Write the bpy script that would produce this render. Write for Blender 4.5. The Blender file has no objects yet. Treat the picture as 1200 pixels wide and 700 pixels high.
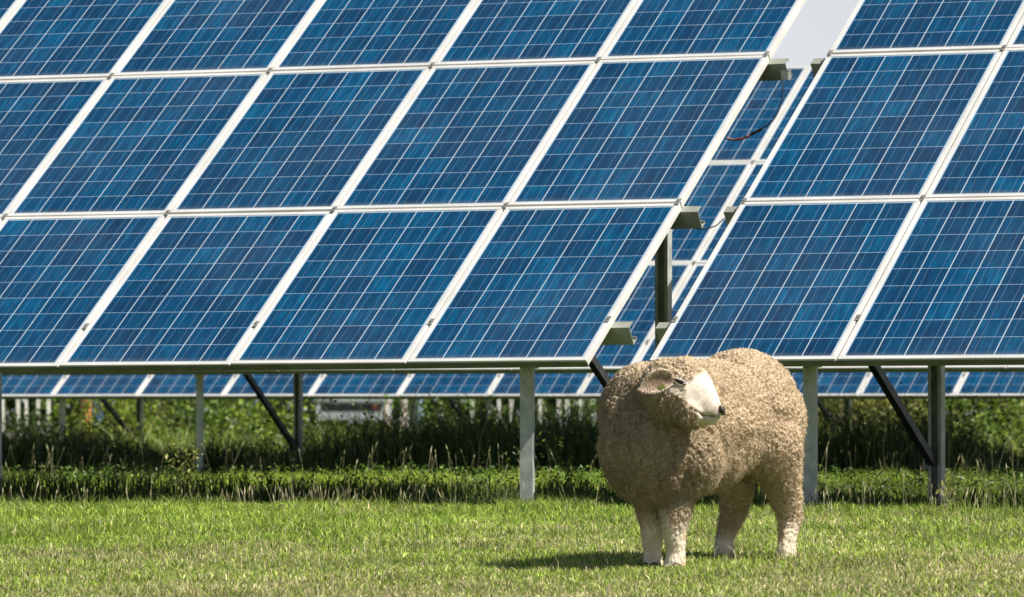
import bpy, bmesh, math, random
import numpy as np
from mathutils import Vector, Matrix, Quaternion
R = math.radians
SC = bpy.context.scene
COL = SC.collection
rng = np.random.default_rng(7)
random.seed(7)

# ------------------------------------------------------------------ camera frame
CAM = Vector((15.1101, -27.5858, 0.45)); YAW = -0.4255; PIT = 0.0206; FPX = 7003.2
FW = Vector((math.sin(YAW), math.cos(YAW), 0)); RT = Vector((math.cos(YAW), -math.sin(YAW), 0))
def ray(px, py):
    u = (px-600)/FPX; v = -(py-350)/FPX
    y2, z2 = 1.0, v
    y = y2*math.cos(PIT) - z2*math.sin(PIT); z = y2*math.sin(PIT) + z2*math.cos(PIT)
    return RT*u + FW*y + Vector((0, 0, z))
def at_y(px, py, y):
    d = ray(px, py); t = (y-CAM.y)/d.y
    return CAM + d*t
def at_d(px, dist, z=0.0):
    d = ray(px, 494); p = CAM + d*dist
    return Vector((p.x, p.y, z))

# ------------------------------------------------------------------ materials
def mat(name):
    m = bpy.data.materials.new(name); m.use_nodes = True
    nt = m.node_tree; b = nt.nodes['Principled BSDF']
    return m, nt, b
def N(nt, t, **kw):
    n = nt.nodes.new(t)
    for k, v in kw.items(): setattr(n, k, v)
    return n
def MATH(nt, op, a, b=None, c=None):
    n = N(nt, 'ShaderNodeMath', operation=op)
    for i, s in enumerate((a, b, c)):
        if s is None: continue
        if isinstance(s, (int, float)): n.inputs[i].default_value = s
        else: nt.links.new(s, n.inputs[i])
    return n.outputs[0]
def MIX(nt, f, a, b):
    n = N(nt, 'ShaderNodeMix', data_type='RGBA')
    for i, s in ((0, f), (6, a), (7, b)):
        if isinstance(s, (int, float)): n.inputs[i].default_value = s
        elif isinstance(s, tuple): n.inputs[i].default_value = (*s, 1)
        else: nt.links.new(s, n.inputs[i])
    return n.outputs[2]
def noise(nt, vec, scale, detail=3, rough=.55):
    n = N(nt, 'ShaderNodeTexNoise'); n.inputs['Scale'].default_value = scale
    n.inputs['Detail'].default_value = detail; n.inputs['Roughness'].default_value = rough
    if vec is not None: nt.links.new(vec, n.inputs['Vector'])
    return n.outputs['Fac']
def ramp(nt, f, pts):
    n = N(nt, 'ShaderNodeValToRGB'); e = n.color_ramp.elements
    while len(e) < len(pts): e.new(.5)
    for i, (p, c) in enumerate(pts): e[i].position = p; e[i].color = (*c, 1)
    nt.links.new(f, n.inputs[0]); return n.outputs[0]
def objvec(nt):
    return N(nt, 'ShaderNodeTexCoord').outputs['Object']
def worldvec(nt):
    return N(nt, 'ShaderNodeNewGeometry').outputs['Position']

def simple(name, a, b, scale=8, rough=.6, metal=0, bump=0.0, bscale=60, spec=.5):
    m, nt, p = mat(name)
    f = noise(nt, worldvec(nt), scale, 4)
    nt.links.new(ramp(nt, f, [(.35, a), (.65, b)]), p.inputs['Base Color'])
    p.inputs['Roughness'].default_value = rough; p.inputs['Metallic'].default_value = metal
    p.inputs['Specular IOR Level'].default_value = spec
    if bump:
        bn = N(nt, 'ShaderNodeBump'); bn.inputs['Strength'].default_value = bump; bn.inputs['Distance'].default_value = .004
        nt.links.new(noise(nt, worldvec(nt), bscale, 4), bn.inputs['Height']); nt.links.new(bn.outputs[0], p.inputs['Normal'])
    return m

M = {}
M['frame'] = simple('anodised_frame', (.52, .51, .48), (.62, .61, .585), 3, .42, .0, spec=.5)
M['galv'] = simple('galvanised_steel', (.30, .32, .30), (.46, .48, .45), 14, .5, .15, .15, 90)
M['galv_light'] = simple('galvanised_purlin', (.26, .28, .22), (.36, .37, .31), 9, .5, .2)
M['lip_shade'] = simple('lip_shade_olive', (.085, .10, .06), (.13, .145, .09), 6, .6, .1)  # dark olive: shade on the lower frame lip put into the colour
M['clamp'] = simple('clamp_metal', (.30, .29, .26), (.42, .41, .38), 30, .45, .6)
M['dark_steel'] = simple('dark_strut_steel', (.035, .037, .04), (.07, .07, .075), 16, .5, .5)
M['rubber'] = simple('black_rubber', (.012, .012, .013), (.02, .02, .02), 20, .5)
M['red_plastic'] = simple('red_plastic', (.13, .02, .025), (.17, .03, .03), 20, .5)
M['backsheet'] = simple('backsheet', (.62, .62, .62), (.7, .7, .7), 4, .5)
M['white_paint'] = simple('worn_white_paint', (.55, .53, .46), (.8, .79, .74), 5, .6, bump=.2)
M['grey_paint'] = simple('grey_paint', (.38, .38, .42), (.50, .50, .54), 3, .45)
M['dark_glass'] = simple('dark_window', (.01, .011, .012), (.02, .02, .022), 3, .12)
M['blue_plastic'] = simple('blue_plastic', (.03, .10, .42), (.05, .14, .5), 6, .45)
M['orange_plastic'] = simple('orange_plastic', (.42, .17, .04), (.5, .22, .06), 6, .45)
M['pale_blue'] = simple('faded_blue', (.2, .28, .40), (.28, .36, .48), 6, .5)
M['bark'] = simple('bark', (.05, .035, .02), (.10, .075, .05), 20, .85, bump=.6)
M['horn'] = simple('hoof_horn', (.06, .045, .03), (.12, .09, .06), 30, .5)
M['nose'] = simple('dark_nose_skin', (.02, .016, .014), (.045, .034, .03), 60, .5)
M['eye'] = simple('dark_eye', (.008, .006, .004), (.012, .009, .006), 5, .08)
M['tag'] = simple('ear_tag_plastic', (.10, .12, .02), (.15, .17, .03), 20, .45)

def cell_material():
    m, nt, p = mat('solar_cells')
    uv = N(nt, 'ShaderNodeUVMap').outputs[0]
    sx = N(nt, 'ShaderNodeSeparateXYZ'); nt.links.new(uv, sx.inputs[0])
    U, V = sx.outputs[0], sx.outputs[1]            # metres on the glass; cells 6 x 9
    NU, NV = 6, 9; W, H = .948, 1.4317
    margin = .006
    cu = (W-2*margin)/NU; cv = (H-2*margin)/NV
    gu = MATH(nt, 'DIVIDE', MATH(nt, 'SUBTRACT', U, margin), cu)
    gv = MATH(nt, 'DIVIDE', MATH(nt, 'SUBTRACT', V, margin), cv)
    fu, fv = MATH(nt, 'FRACT', gu), MATH(nt, 'FRACT', gv)
    iu, iv = MATH(nt, 'FLOOR', gu), MATH(nt, 'FLOOR', gv)
    rnd = N(nt, 'ShaderNodeObjectInfo').outputs['Random']
    comb = N(nt, 'ShaderNodeCombineXYZ'); nt.links.new(iu, comb.inputs[0]); nt.links.new(iv, comb.inputs[1])
    nt.links.new(MATH(nt, 'MULTIPLY', rnd, 91.7), comb.inputs[2])
    wn = N(nt, 'ShaderNodeTexWhiteNoise', noise_dimensions='3D'); nt.links.new(comb.outputs[0], wn.inputs['Vector'])
    # crystal grain stretched along the cell
    c2 = N(nt, 'ShaderNodeCombineXYZ'); nt.links.new(MATH(nt, 'MULTIPLY', U, 66.0), c2.inputs[0]); nt.links.new(MATH(nt, 'MULTIPLY', V, 7.0), c2.inputs[1])
    nt.links.new(MATH(nt, 'ADD', MATH(nt, 'MULTIPLY', rnd, 50.0), MATH(nt, 'MULTIPLY', wn.outputs['Value'], 9.0)), c2.inputs[2])
    vo = N(nt, 'ShaderNodeTexVoronoi'); vo.inputs['Scale'].default_value = 1.0; nt.links.new(c2.outputs[0], vo.inputs['Vector'])
    vs = N(nt, 'ShaderNodeSeparateColor'); nt.links.new(vo.outputs['Color'], vs.inputs[0])
    streak = noise(nt, c2.outputs[0], 1.1, 3, .6)
    big = noise(nt, c2.outputs[0], .12, 2)
    t = MATH(nt, 'ADD', MATH(nt, 'ADD', MATH(nt, 'MULTIPLY', wn.outputs['Value'], .19), MATH(nt, 'ADD', MATH(nt, 'MULTIPLY', vs.outputs[0], .12), MATH(nt, 'MULTIPLY', streak, .56))), MATH(nt, 'MULTIPLY', big, .20))
    cellc = ramp(nt, t, [(.18, (.009, .017, .043)), (.40, (.005, .031, .077)), (.60, (.003, .050, .120)), (.84, (.002, .115, .235))])
    # lines
    def near(f, w, c=0.0):
        return MATH(nt, 'LESS_THAN', MATH(nt, 'ABSOLUTE', MATH(nt, 'SUBTRACT', f, c)), w)
    edgeu = MATH(nt, 'MAXIMUM', near(fu, .0165), near(fu, .0165, 1.0))
    edgev = MATH(nt, 'MAXIMUM', near(fv, .010), near(fv, .010, 1.0))
    bus = MATH(nt, 'MAXIMUM', near(fu, .014, .27), near(fu, .014, .73))
    out = MATH(nt, 'MAXIMUM', MATH(nt, 'LESS_THAN', U, margin*1.6), MATH(nt, 'GREATER_THAN', U, W-margin*1.6))
    out2 = MATH(nt, 'MAXIMUM', MATH(nt, 'LESS_THAN', V, margin*1.6), MATH(nt, 'GREATER_THAN', V, H-margin*1.6))
    col = MIX(nt, MATH(nt, 'MULTIPLY', bus, .42), cellc, (.10, .19, .30))
    col = MIX(nt, MATH(nt, 'MULTIPLY', edgev, .85), col, (.33, .44, .56))
    col = MIX(nt, MATH(nt, 'MULTIPLY', edgeu, .9), col, (.46, .53, .60))
    col = MIX(nt, MATH(nt, 'MULTIPLY', MATH(nt, 'MAXIMUM', out, out2), .5), col, (.4, .5, .6))
    dust = noise(nt, worldvec(nt), 1.3, 5)
    col = MIX(nt, MATH(nt, 'MULTIPLY', MATH(nt, 'SUBTRACT', dust, .42), .10), col, (.4, .38, .33))
    # grime gathered on the lower lip of the glass, a few droppings
    low = MATH(nt, 'MULTIPLY', MATH(nt, 'MAXIMUM', MATH(nt, 'SUBTRACT', 1.0, MATH(nt, 'MULTIPLY', V, 22.0)), 0.0), .45)
    col = MIX(nt, MATH(nt, 'MULTIPLY', low, noise(nt, worldvec(nt), 14, 4)), col, (.24, .22, .17))
    sp = noise(nt, worldvec(nt), 17, 1)
    col = MIX(nt, MATH(nt, 'GREATER_THAN', sp, .865), col, (.6, .6, .55))
    nt.links.new(col, p.inputs['Base Color'])
    nt.links.new(MATH(nt, 'ADD', .10, MATH(nt, 'MULTIPLY', dust, .16)), p.inputs['Roughness'])
    p.inputs['IOR'].default_value = 1.42
    p.inputs['Specular IOR Level'].default_value = .36
    return m
M['cells'] = cell_material()

def blade_material(name, trans=.35, rough=.55, spec=.25):
    m, nt, p = mat(name)
    a = N(nt, 'ShaderNodeAttribute', attribute_name='col').outputs['Color']
    nt.links.new(a, p.inputs['Base Color']); p.inputs['Roughness'].default_value = rough
    p.inputs['Specular IOR Level'].default_value = spec
    tr = N(nt, 'ShaderNodeBsdfTranslucent'); nt.links.new(a, tr.inputs['Color'])
    mx = N(nt, 'ShaderNodeMixShader'); mx.inputs[0].default_value = trans
    nt.links.new(p.outputs[0], mx.inputs[1]); nt.links.new(tr.outputs[0], mx.inputs[2])
    nt.links.new(mx.outputs[0], nt.nodes['Material Output'].inputs[0])
    return m
M['grass'] = blade_material('grass_blades')
M['leaf'] = blade_material('leaves', .3, .45, .4)
M['wool'] = blade_material('wool_strands', .12, .9, .1)
m, nt, p = mat('sheep_coat')
nt.links.new(N(nt, 'ShaderNodeAttribute', attribute_name='col').outputs['Color'], p.inputs['Base Color'])
p.inputs['Roughness'].default_value = .9; p.inputs['Specular IOR Level'].default_value = .12
M['coat'] = m

m, nt, p = mat('soil_and_thatch')
f = noise(nt, worldvec(nt), 9, 6); g = noise(nt, worldvec(nt), .5, 3)
c1 = ramp(nt, f, [(.3, (.07, .085, .02)), (.5, (.12, .15, .035)), (.7, (.20, .21, .075))])
nt.links.new(MIX(nt, MATH(nt, 'MULTIPLY', g, .6), c1, (.06, .10, .02)), p.inputs['Base Color'])
p.inputs['Roughness'].default_value = .95; p.inputs['Specular IOR Level'].default_value = .1
M['ground'] = m

# ------------------------------------------------------------------ object helpers
def link(name, me, material=None, parent=None, loc=None):
    o = bpy.data.objects.new(name, me); COL.objects.link(o)
    if material is not None and me is not None and not me.materials: me.materials.append(material)
    if parent is not None: o.parent = parent
    if loc is not None: o.location = loc
    return o
def tag(o, label, cat, group=None):
    o['label'] = label; o['category'] = cat
    if group: o['group'] = group
    return o
def empty(name, loc=(0, 0, 0)):
    o = bpy.data.objects.new(name, None); o.empty_display_size = .2; COL.objects.link(o); o.location = loc; return o

class MB:
    def __init__(s): s.v = []; s.f = []
    def add(s, vs, fs):
        n = len(s.v); s.v += [tuple(v) for v in vs]; s.f += [tuple(n+i for i in f) for f in fs]; return s
    def box(s, lo, hi, mtx=None):
        vs = [Vector((x, y, z)) for x in (lo[0], hi[0]) for y in (lo[1], hi[1]) for z in (lo[2], hi[2])]
        if mtx is not None: vs = [mtx @ v for v in vs]
        return s.add(vs, [(0, 1, 3, 2), (4, 6, 7, 5), (0, 4, 5, 1), (2, 3, 7, 6), (0, 2, 6, 4), (1, 5, 7, 3)])
    def prism(s, prof, p0, p1, up=Vector((0, 0, 1))):
        """extrude a closed 2-D profile (side, up) from p0 to p1"""
        p0, p1 = Vector(p0), Vector(p1); d = (p1-p0).normalized(); sd = d.cross(up).normalized(); u = sd.cross(d)
        n = len(prof); vs = [p + sd*a + u*b for p in (p0, p1) for a, b in prof]
        fs = [(i, (i+1) % n, n+(i+1) % n, n+i) for i in range(n)] + [tuple(range(n))[::-1], tuple(range(n, 2*n))]
        return s.add(vs, fs)
    def tube(s, pts, rad, k=8):
        pts = [Vector(p) for p in pts]; rad = rad if hasattr(rad, '__len__') else [rad]*len(pts)
        n0 = len(s.v); vs = []; prev = None
        for i, p in enumerate(pts):
            d = (pts[min(i+1, len(pts)-1)] - pts[max(i-1, 0)]).normalized()
            a = d.orthogonal().normalized() if prev is None else (prev - d*prev.dot(d)).normalized()
            prev = a; b = d.cross(a)
            vs += [p + (a*math.cos(2*math.pi*j/k) + b*math.sin(2*math.pi*j/k))*rad[i] for j in range(k)]
        fs = [(i*k+j, i*k+(j+1) % k, (i+1)*k+(j+1) % k, (i+1)*k+j) for i in range(len(pts)-1) for j in range(k)]
        fs += [tuple(range(k))[::-1], tuple((len(pts)-1)*k+j for j in range(k))]
        return s.add(vs, fs)
    def mesh(s, name, smooth=False, fix=True):
        me = bpy.data.meshes.new(name); me.from_pydata(s.v, [], s.f)
        if fix:
            bm = bmesh.new(); bm.from_mesh(me); bmesh.ops.recalc_face_normals(bm, faces=bm.faces); bm.to_mesh(me); bm.free()
        if smooth: me.polygons.foreach_set('use_smooth', [True]*len(me.polygons))
        return me
    def build(s, name, material, parent=None, smooth=False, loc=None):
        return link(name, s.mesh(name, smooth), material, parent, loc)

def arrays_mesh(name, verts, tris, cols=None, smooth=False):
    """verts (n,3), faces (m,3 or 4) as numpy"""
    me = bpy.data.meshes.new(name); k = tris.shape[1]
    me.vertices.add(len(verts)); me.vertices.foreach_set('co', verts.astype(np.float32).ravel())
    me.loops.add(tris.size); me.loops.foreach_set('vertex_index', tris.astype(np.int32).ravel())
    me.polygons.add(len(tris)); me.polygons.foreach_set('loop_start', np.arange(0, tris.size, k, dtype=np.int32))
    me.update(calc_edges=True)
    if smooth: me.polygons.foreach_set('use_smooth', np.ones(len(tris), bool))
    if cols is not None:
        a = me.attributes.new('col', 'FLOAT_COLOR', 'POINT')
        c = np.ones((len(verts), 4), np.float32); c[:, :3] = cols; a.data.foreach_set('color', c.ravel())
    return me

# smooth value noise in numpy ---------------------------------------------------
def _h(ix, iy, iz, s):
    h = (ix.astype(np.int64)*73856093) ^ (iy.astype(np.int64)*19349663) ^ (iz.astype(np.int64)*83492791) ^ (s*2654435761)
    h = (h ^ (h >> 13))*1274126177 & 0x7fffffff
    h = (h ^ (h >> 15))*2246822519 & 0x7fffffff
    return (h % 100003)/100003.
def vnoise(P, scale, seed=0):
    q = P*scale; i = np.floor(q).astype(np.int64); f = q-i; f = f*f*(3-2*f); r = 0
    for dx in (0, 1):
        for dy in (0, 1):
            for dz in (0, 1):
                w = (f[:, 0] if dx else 1-f[:, 0])*(f[:, 1] if dy else 1-f[:, 1])*(f[:, 2] if dz else 1-f[:, 2])
                r = r + w*_h(i[:, 0]+dx, i[:, 1]+dy, i[:, 2]+dz, seed)
    return r
def worley(P, scale, seed=0):
    q = P*scale; i = np.floor(q).astype(np.int64); best = np.full(len(P), 9.)
    for dx in (-1, 0, 1):
        for dy in (-1, 0, 1):
            for dz in (-1, 0, 1):
                a, b, c = i[:, 0]+dx, i[:, 1]+dy, i[:, 2]+dz
                d = (a+_h(a, b, c, seed+1)-q[:, 0])**2 + (b+_h(a, b, c, seed+2)-q[:, 1])**2 + (c+_h(a, b, c, seed+3)-q[:, 2])**2
                best = np.minimum(best, d)
    return np.sqrt(best)

# ------------------------------------------------------------------ blades
def blades(base, h, w, lean, az, bend, col, tipcol=None):
    """ribbon blades: 3 levels, 5 verts, faces as tris"""
    n = len(base)
    fa = rng.uniform(0, 2*np.pi, n)
    side = np.stack([np.cos(fa), np.sin(fa), np.zeros(n)], 1)
    ld = np.stack([np.cos(az), np.sin(az), np.zeros(n)], 1)
    up = np.array([0, 0, 1.])
    p0 = base
    p1 = base + up*(h*.55)[:, None] + ld*(h*lean*.35)[:, None]
    p2 = base + up*(h*(1-.35*bend))[:, None] + ld*(h*(lean+bend*.6))[:, None]
    V = np.stack([p0-side*w[:, None]*.5, p0+side*w[:, None]*.5, p1-side*w[:, None]*.45, p1+side*w[:, None]*.45, p2], 1).reshape(-1, 3)
    F = np.array([[0, 1, 3], [0, 3, 2], [2, 3, 4]])[None] + (np.arange(n)*5)[:, None, None]
    C = np.repeat(col[:, None, :], 5, 1)
    if tipcol is not None: C[:, 4] = tipcol; C[:, 2:4] = C[:, 2:4]*.5 + tipcol[:, None]*.5
    return V, F.reshape(-1, 3), C.reshape(-1, 3)
def merge(parts):
    V = []; F = []; C = []; n = 0
    for v, f, c in parts: V.append(v); F.append(f+n); C.append(c); n += len(v)
    return np.concatenate(V), np.concatenate(F), np.concatenate(C)
def lerp(a, b, t): return np.array(a)[None]*(1-t[:, None]) + np.array(b)[None]*t[:, None]
FWn, RTn, CAMn = np.array(FW), np.array(RT), np.array(CAM)
def scatter(n, d0, d1, margin=1.2, bias=1.0):
    """points on the ground in the viewed wedge between two viewing distances, plus a margin each side"""
    d = d0 + (d1-d0)*rng.uniform(0, 1, n)**bias
    half = d*.0875+margin
    l = rng.uniform(-1, 1, n)*half
    P = CAMn[None]*np.array([1, 1, 0]) + FWn[None]*d[:, None] + RTn[None]*l[:, None]
    return P

# ================================================================== GROUND
SLOPE = .0355
def terrain(P):
    """the lawn falls gently towards the camera from just before the first table"""
    P = np.atleast_2d(P); e = (-.4-P[:, 1])/.911; e = np.where(e > 0, np.sqrt(e*e+.25)-.5, 0)
    e = np.minimum(e, 24.)
    return -SLOPE*e + .012*(vnoise(P*np.array([1, 1, 0]), .7, 90)-.5)*(e > 0)
gm = MB(); S = 900
ys = [-S, -60, -40]+[-32+.5*i for i in range(64)]+[0, .5, 2, 40, S]; xs = [-S, -20]+[-10+1.0*i for i in range(36)]+[40, S]
gv = np.array([(x, y, 0.) for y in ys for x in xs]); gv[:, 2] = terrain(gv)
K_ = len(xs)
gm.add(gv, [(j*K_+i, j*K_+i+1, (j+1)*K_+i+1, (j+1)*K_+i) for j in range(len(ys)-1) for i in range(K_-1)])
g = gm.build('ground', M['ground'], None, True); g['kind'] = 'structure'

# ---- mown lawn in front of the panels
EDGE = -0.12
P = np.concatenate([scatter(230000, 21.3, 32, .5), scatter(22000, 14, 21.3, 1.5), scatter(60000, 17, 33, 4.5)])
edge = EDGE + .16*(vnoise(P, 1.3, 5)-.5) + .07*(vnoise(P, 7, 6)-.5)
P = P[P[:, 1] < edge]; n = len(P); P[:, 2] = terrain(P)
pat = vnoise(P, .9, 11)*.6 + vnoise(P, 3.1, 12)*.4
dd = (P-CAMn) @ FWn
dry = np.clip(.16 + .9*(pat-.45) + .36*np.clip((27.6-dd)/4, 0, 1)-.12*np.clip((dd-28)/2,0,1), 0.03, .8)
isdry = rng.uniform(0, 1, n) < dry
g1 = lerp((.115, .21, .020), (.46, .56, .095), rng.uniform(0, 1, n)**1.3)
g2 = lerp((.38, .31, .15), (.68, .60, .36), rng.uniform(0, 1, n))
col = np.where(isdry[:, None], g2, g1)*np.exp(rng.normal(-.02, .34, n)+.5*(vnoise(P, 1.9, 91)-.5)+.35*(vnoise(P, 6., 92)-.5))[:, None]
h = rng.uniform(.011, .031, n)*(1+.7*np.clip((vnoise(P, 4.5, 71)-.55)*3, 0, 1))*(0.8+.5*pat)*np.where(isdry, .85, 1); h *= 1+.7*np.clip((dd-26.5)/3, 0, 1)
# grass eaten and pressed short round the sheep's feet is left a little lower
V, F, C = blades(P, h, rng.uniform(.0028, .0052, n), rng.uniform(0, .9, n), rng.uniform(0, 6.28, n), rng.uniform(0, .8, n), col)
# scattered longer stalks
q = scatter(1500, 20, 31); q = q[q[:, 1] < EDGE]; k = len(q); q[:, 2] = terrain(q)
s2 = blades(q, rng.uniform(.06, .11, k), rng.uniform(.0022, .0035, k), rng.uniform(0, .5, k), rng.uniform(0, 6.28, k), rng.uniform(0, .5, k), lerp((.4, .36, .2), (.6, .55, .36), rng.uniform(0, 1, k)))
V, F, C = merge([(V, F, C), s2])
o = link('lawn_grass', arrays_mesh('lawn_grass', V, F, C), M['grass']); tag(o, 'short mown green and straw coloured grass in the sun in front of the panels', 'grass'); o['kind'] = 'stuff'

# ---- unmown grass under and behind the tables
def seedheads(q, hs, col):
    """thin stalk with a spindle shaped pale head"""
    k = len(q); az = rng.uniform(0, 6.28, k); ln = rng.uniform(.02, .5, k)
    ld = np.stack([np.cos(az), np.sin(az), 0*az], 1)
    base = q; top = q + np.array([0, 0, 1.])*hs[:, None] + ld*(hs*ln)[:, None]
    ax = top-base; ax /= np.linalg.norm(ax, axis=1)[:, None]
    hl = rng.uniform(.022, .06, k)
    out = []
    for ang in (0, 1.57):
        fa = rng.uniform(0, 3.1, k)+ang; sd = np.stack([np.cos(fa), np.sin(fa), 0*fa], 1)
        ws = .0011
        v = np.stack([base-sd*ws, base+sd*ws, top-sd*ws, top+sd*ws], 1).reshape(-1, 3)
        f = (np.array([[0, 1, 3], [0, 3, 2]])[None]+(np.arange(k)*4)[:, None, None]).reshape(-1, 3)
        out.append((v, f, np.repeat(col*.8, 4, 0)))
        wh = rng.uniform(.0022, .0048, k)[:, None]
        b = top-ax*.004; mid = top+ax*(hl*.4)[:, None]; tip = top+ax*hl[:, None]
        v = np.stack([b, mid-sd*wh, mid+sd*wh, tip], 1).reshape(-1, 3)
        f = (np.array([[0, 2, 1], [1, 2, 3]])[None]+(np.arange(k)*4)[:, None, None]).reshape(-1, 3)
        out.append((v, f, np.repeat(col, 4, 0)))
    return out
def meadow(n, y0, y1, h0, h1, ca, cb, dens_margin=1.3, w=(.004, .009), blend=.5):
    d0 = (Vector((0, y0, 0)).y+27.6)/FW.y - 2.6; d1 = (y1+27.6)/FW.y + 3.2
    P = scatter(int(n), d0, d1, dens_margin)
    P = P[(P[:, 1] > y0+.25*(vnoise(P, .8, 3)-.5)) & (P[:, 1] < y1)]
    k = len(P); t = vnoise(P, .8, 21)*.5+vnoise(P, 2.7, 22)*.5
    h = (h0+(h1-h0)*rng.uniform(0, 1, k)**1.5)*(.45+.9*t)*(.55+.9*np.clip(vnoise(P*np.array([1, .6, 1]), .75, 29)*2.4-.75, -.25, 1.1))
    c = lerp(ca, cb, np.clip(rng.uniform(0, 1, k)*.7+.5*(t-.3), 0, 1))
    if y0 == 3.0: c = c*(.40+.95*np.clip(vnoise(P*np.array([1, .5, 1]), .9, 37)*1.9-.45, 0, 1))[:, None]  # patchy sun and shade painted into this band's grass colour
    dr = rng.uniform(0, 1, k) < .07; c[dr] = lerp((.3, .26, .12), (.42, .38, .2), rng.uniform(0, 1, dr.sum()))
    return blades(P, h, rng.uniform(*w, k), rng.uniform(0, .6, k), rng.uniform(0, 6.28, k), rng.uniform(0, .8, k), c)
def edge_tufts(n):
    P = scatter(n, 28.3, 31.8, .8); P = P[(P[:, 1] > -.75) & (P[:, 1] < .15)]
    w_ = vnoise(P, 2.1, 81)*np.clip(1.1+P[:, 1]*1.2, .2, 1); P = P[rng.uniform(0, 1, len(P)) < np.clip((w_-.38)*4, 0, 1)]; k = len(P); P[:, 2] = terrain(P)
    return blades(P, rng.uniform(.03, .085, k)*(.5+vnoise(P, 2.1, 81)), rng.uniform(.003, .006, k), rng.uniform(0, .6, k), rng.uniform(0, 6.28, k), rng.uniform(0, .7, k), lerp((.10, .18, .02), (.34, .42, .08), rng.uniform(0, 1, k)))
parts = [
 edge_tufts(26000),
 meadow(36000, EDGE, 1.0, .06, .20, (.035, .07, .011), (.11, .16, .026)),  # this band and the next: front table's shade painted in as darker green
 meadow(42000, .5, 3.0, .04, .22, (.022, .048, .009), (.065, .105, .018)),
 meadow(60000, 3.0, 14.4, .03, .11, (.14, .24, .022), (.44, .52, .065)),  # open band between tables: sunlight painted in as brighter green
]
q = scatter(9000, 28.5, 32.2, .8); q = q[(q[:, 1] > EDGE-.34) & (q[:, 1] < EDGE+.06)]
cl = vnoise(q, 1.7, 41); q = q[rng.uniform(0, 1, len(q)) < np.clip((cl-.36)*2.0, .05, .8)]; k = len(q)
lat = (q-CAMn) @ RTn; hs = rng.uniform(.03, .09, k)+rng.uniform(0, 1, k)**2.5*(.05+.17*np.clip((lat-1.0)/1.2, 0, 1))*np.clip(vnoise(q, 2.3, 43)*1.8-.3, .1, 1.3)
q[:, 2] = terrain(q)
parts += seedheads(q, hs, lerp((.36, .34, .18), (.62, .57, .38), rng.uniform(0, 1, k)))
q = scatter(260, 31.5, 44, 1); k = len(q)
parts += seedheads(q, rng.uniform(.12, .28, k), lerp((.40, .38, .2), (.62, .58, .36), rng.uniform(0, 1, k)))
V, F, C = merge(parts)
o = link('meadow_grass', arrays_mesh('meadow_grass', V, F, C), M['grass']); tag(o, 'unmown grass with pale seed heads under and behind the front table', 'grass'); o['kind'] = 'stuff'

# broad leaved ground cover (leaf cards of true size)
def leafcloud(P, size, col, nrm=None):
    k = len(P); a = rng.normal(size=(k, 3)); a /= np.linalg.norm(a, axis=1)[:, None]
    if nrm is not None: a = a*.8+nrm; a /= np.linalg.norm(a, axis=1)[:, None]
    b = np.cross(a, rng.normal(size=(k, 3))); b /= np.linalg.norm(b, axis=1)[:, None]; c = np.cross(a, b)
    s = size[:, None]; fold = a*s*.18
    v = np.stack([P-b*s*.5, P+c*s*.24-fold*.2, P+b*s*.5, P-c*s*.24-fold*.2, P+fold*.0], 1)
    v[:, 4] = P - a*s*.1
    f = np.array([[0, 1, 4], [1, 2, 4], [2, 3, 4], [3, 0, 4]])[None]+(np.arange(k)*5)[:, None, None]
    return v.reshape(-1, 3), f.reshape(-1, 3), np.repeat(col, 5, 0)
parts = [
 meadow(52000, 14.55, 18.4, .30, .50, (.018, .042, .008), (.05, .085, .015), w=(.005, .011)),  # second table's shade painted in as dark green
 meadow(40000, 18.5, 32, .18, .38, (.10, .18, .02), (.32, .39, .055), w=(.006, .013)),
 meadow(26000, 32, 60, .22, .42, (.09, .16, .02), (.2, .27, .045), 3, w=(.012, .02)),
]
for y0, y1, nn, hh in ((15.0, 18.2, 16000, .44), (18.5, 40, 24000, .42), (3.4, 14.3, 60000, .09), (0.7, 2.6, 17000, .32)):
    P = scatter(nn, (y0+27.6)/FW.y-2, (y1+27.6)/FW.y+3, 1.3); P = P[(P[:, 1] > y0) & (P[:, 1] < y1)]
    t = vnoise(P, 1.1, 55); P = P[rng.uniform(0, 1, len(P)) < np.clip((t-.38)*3.5, 0, 1)]; k = len(P)
    P[:, 2] = rng.uniform(.03, 1, k)**.7*hh*(.25+1.5*np.clip(vnoise(P, 1.1, 56)*1.5-.25, 0, 1))
    parts.append(leafcloud(P, rng.uniform(.016, .036, k)*(1 if y0 < 10 else 1.7), lerp((.05, .11, .014), (.17, .26, .035), rng.uniform(0, 1, k))*np.where((P[:, 1] > 3)&(P[:, 1] < 14.3), .35+1.3*np.clip(vnoise(P*np.array([1, .5, 0]), .9, 37)*1.9-.45, 0, 1), 1)[:, None]*(1-.35*(P[:, 1] < 3)-.3*((P[:, 1] > 14.4)&(P[:, 1] < 17.6)))[:, None], np.array([0, 0, .9])))  # table shade painted into the leaves, with sunny patches in the open band
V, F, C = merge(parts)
o = link('weed_cover', arrays_mesh('weed_cover', V, F, C), M['leaf']); tag(o, 'knee high weeds and rough grass behind the second row of panels', 'weeds'); o['kind'] = 'stuff'

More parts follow.
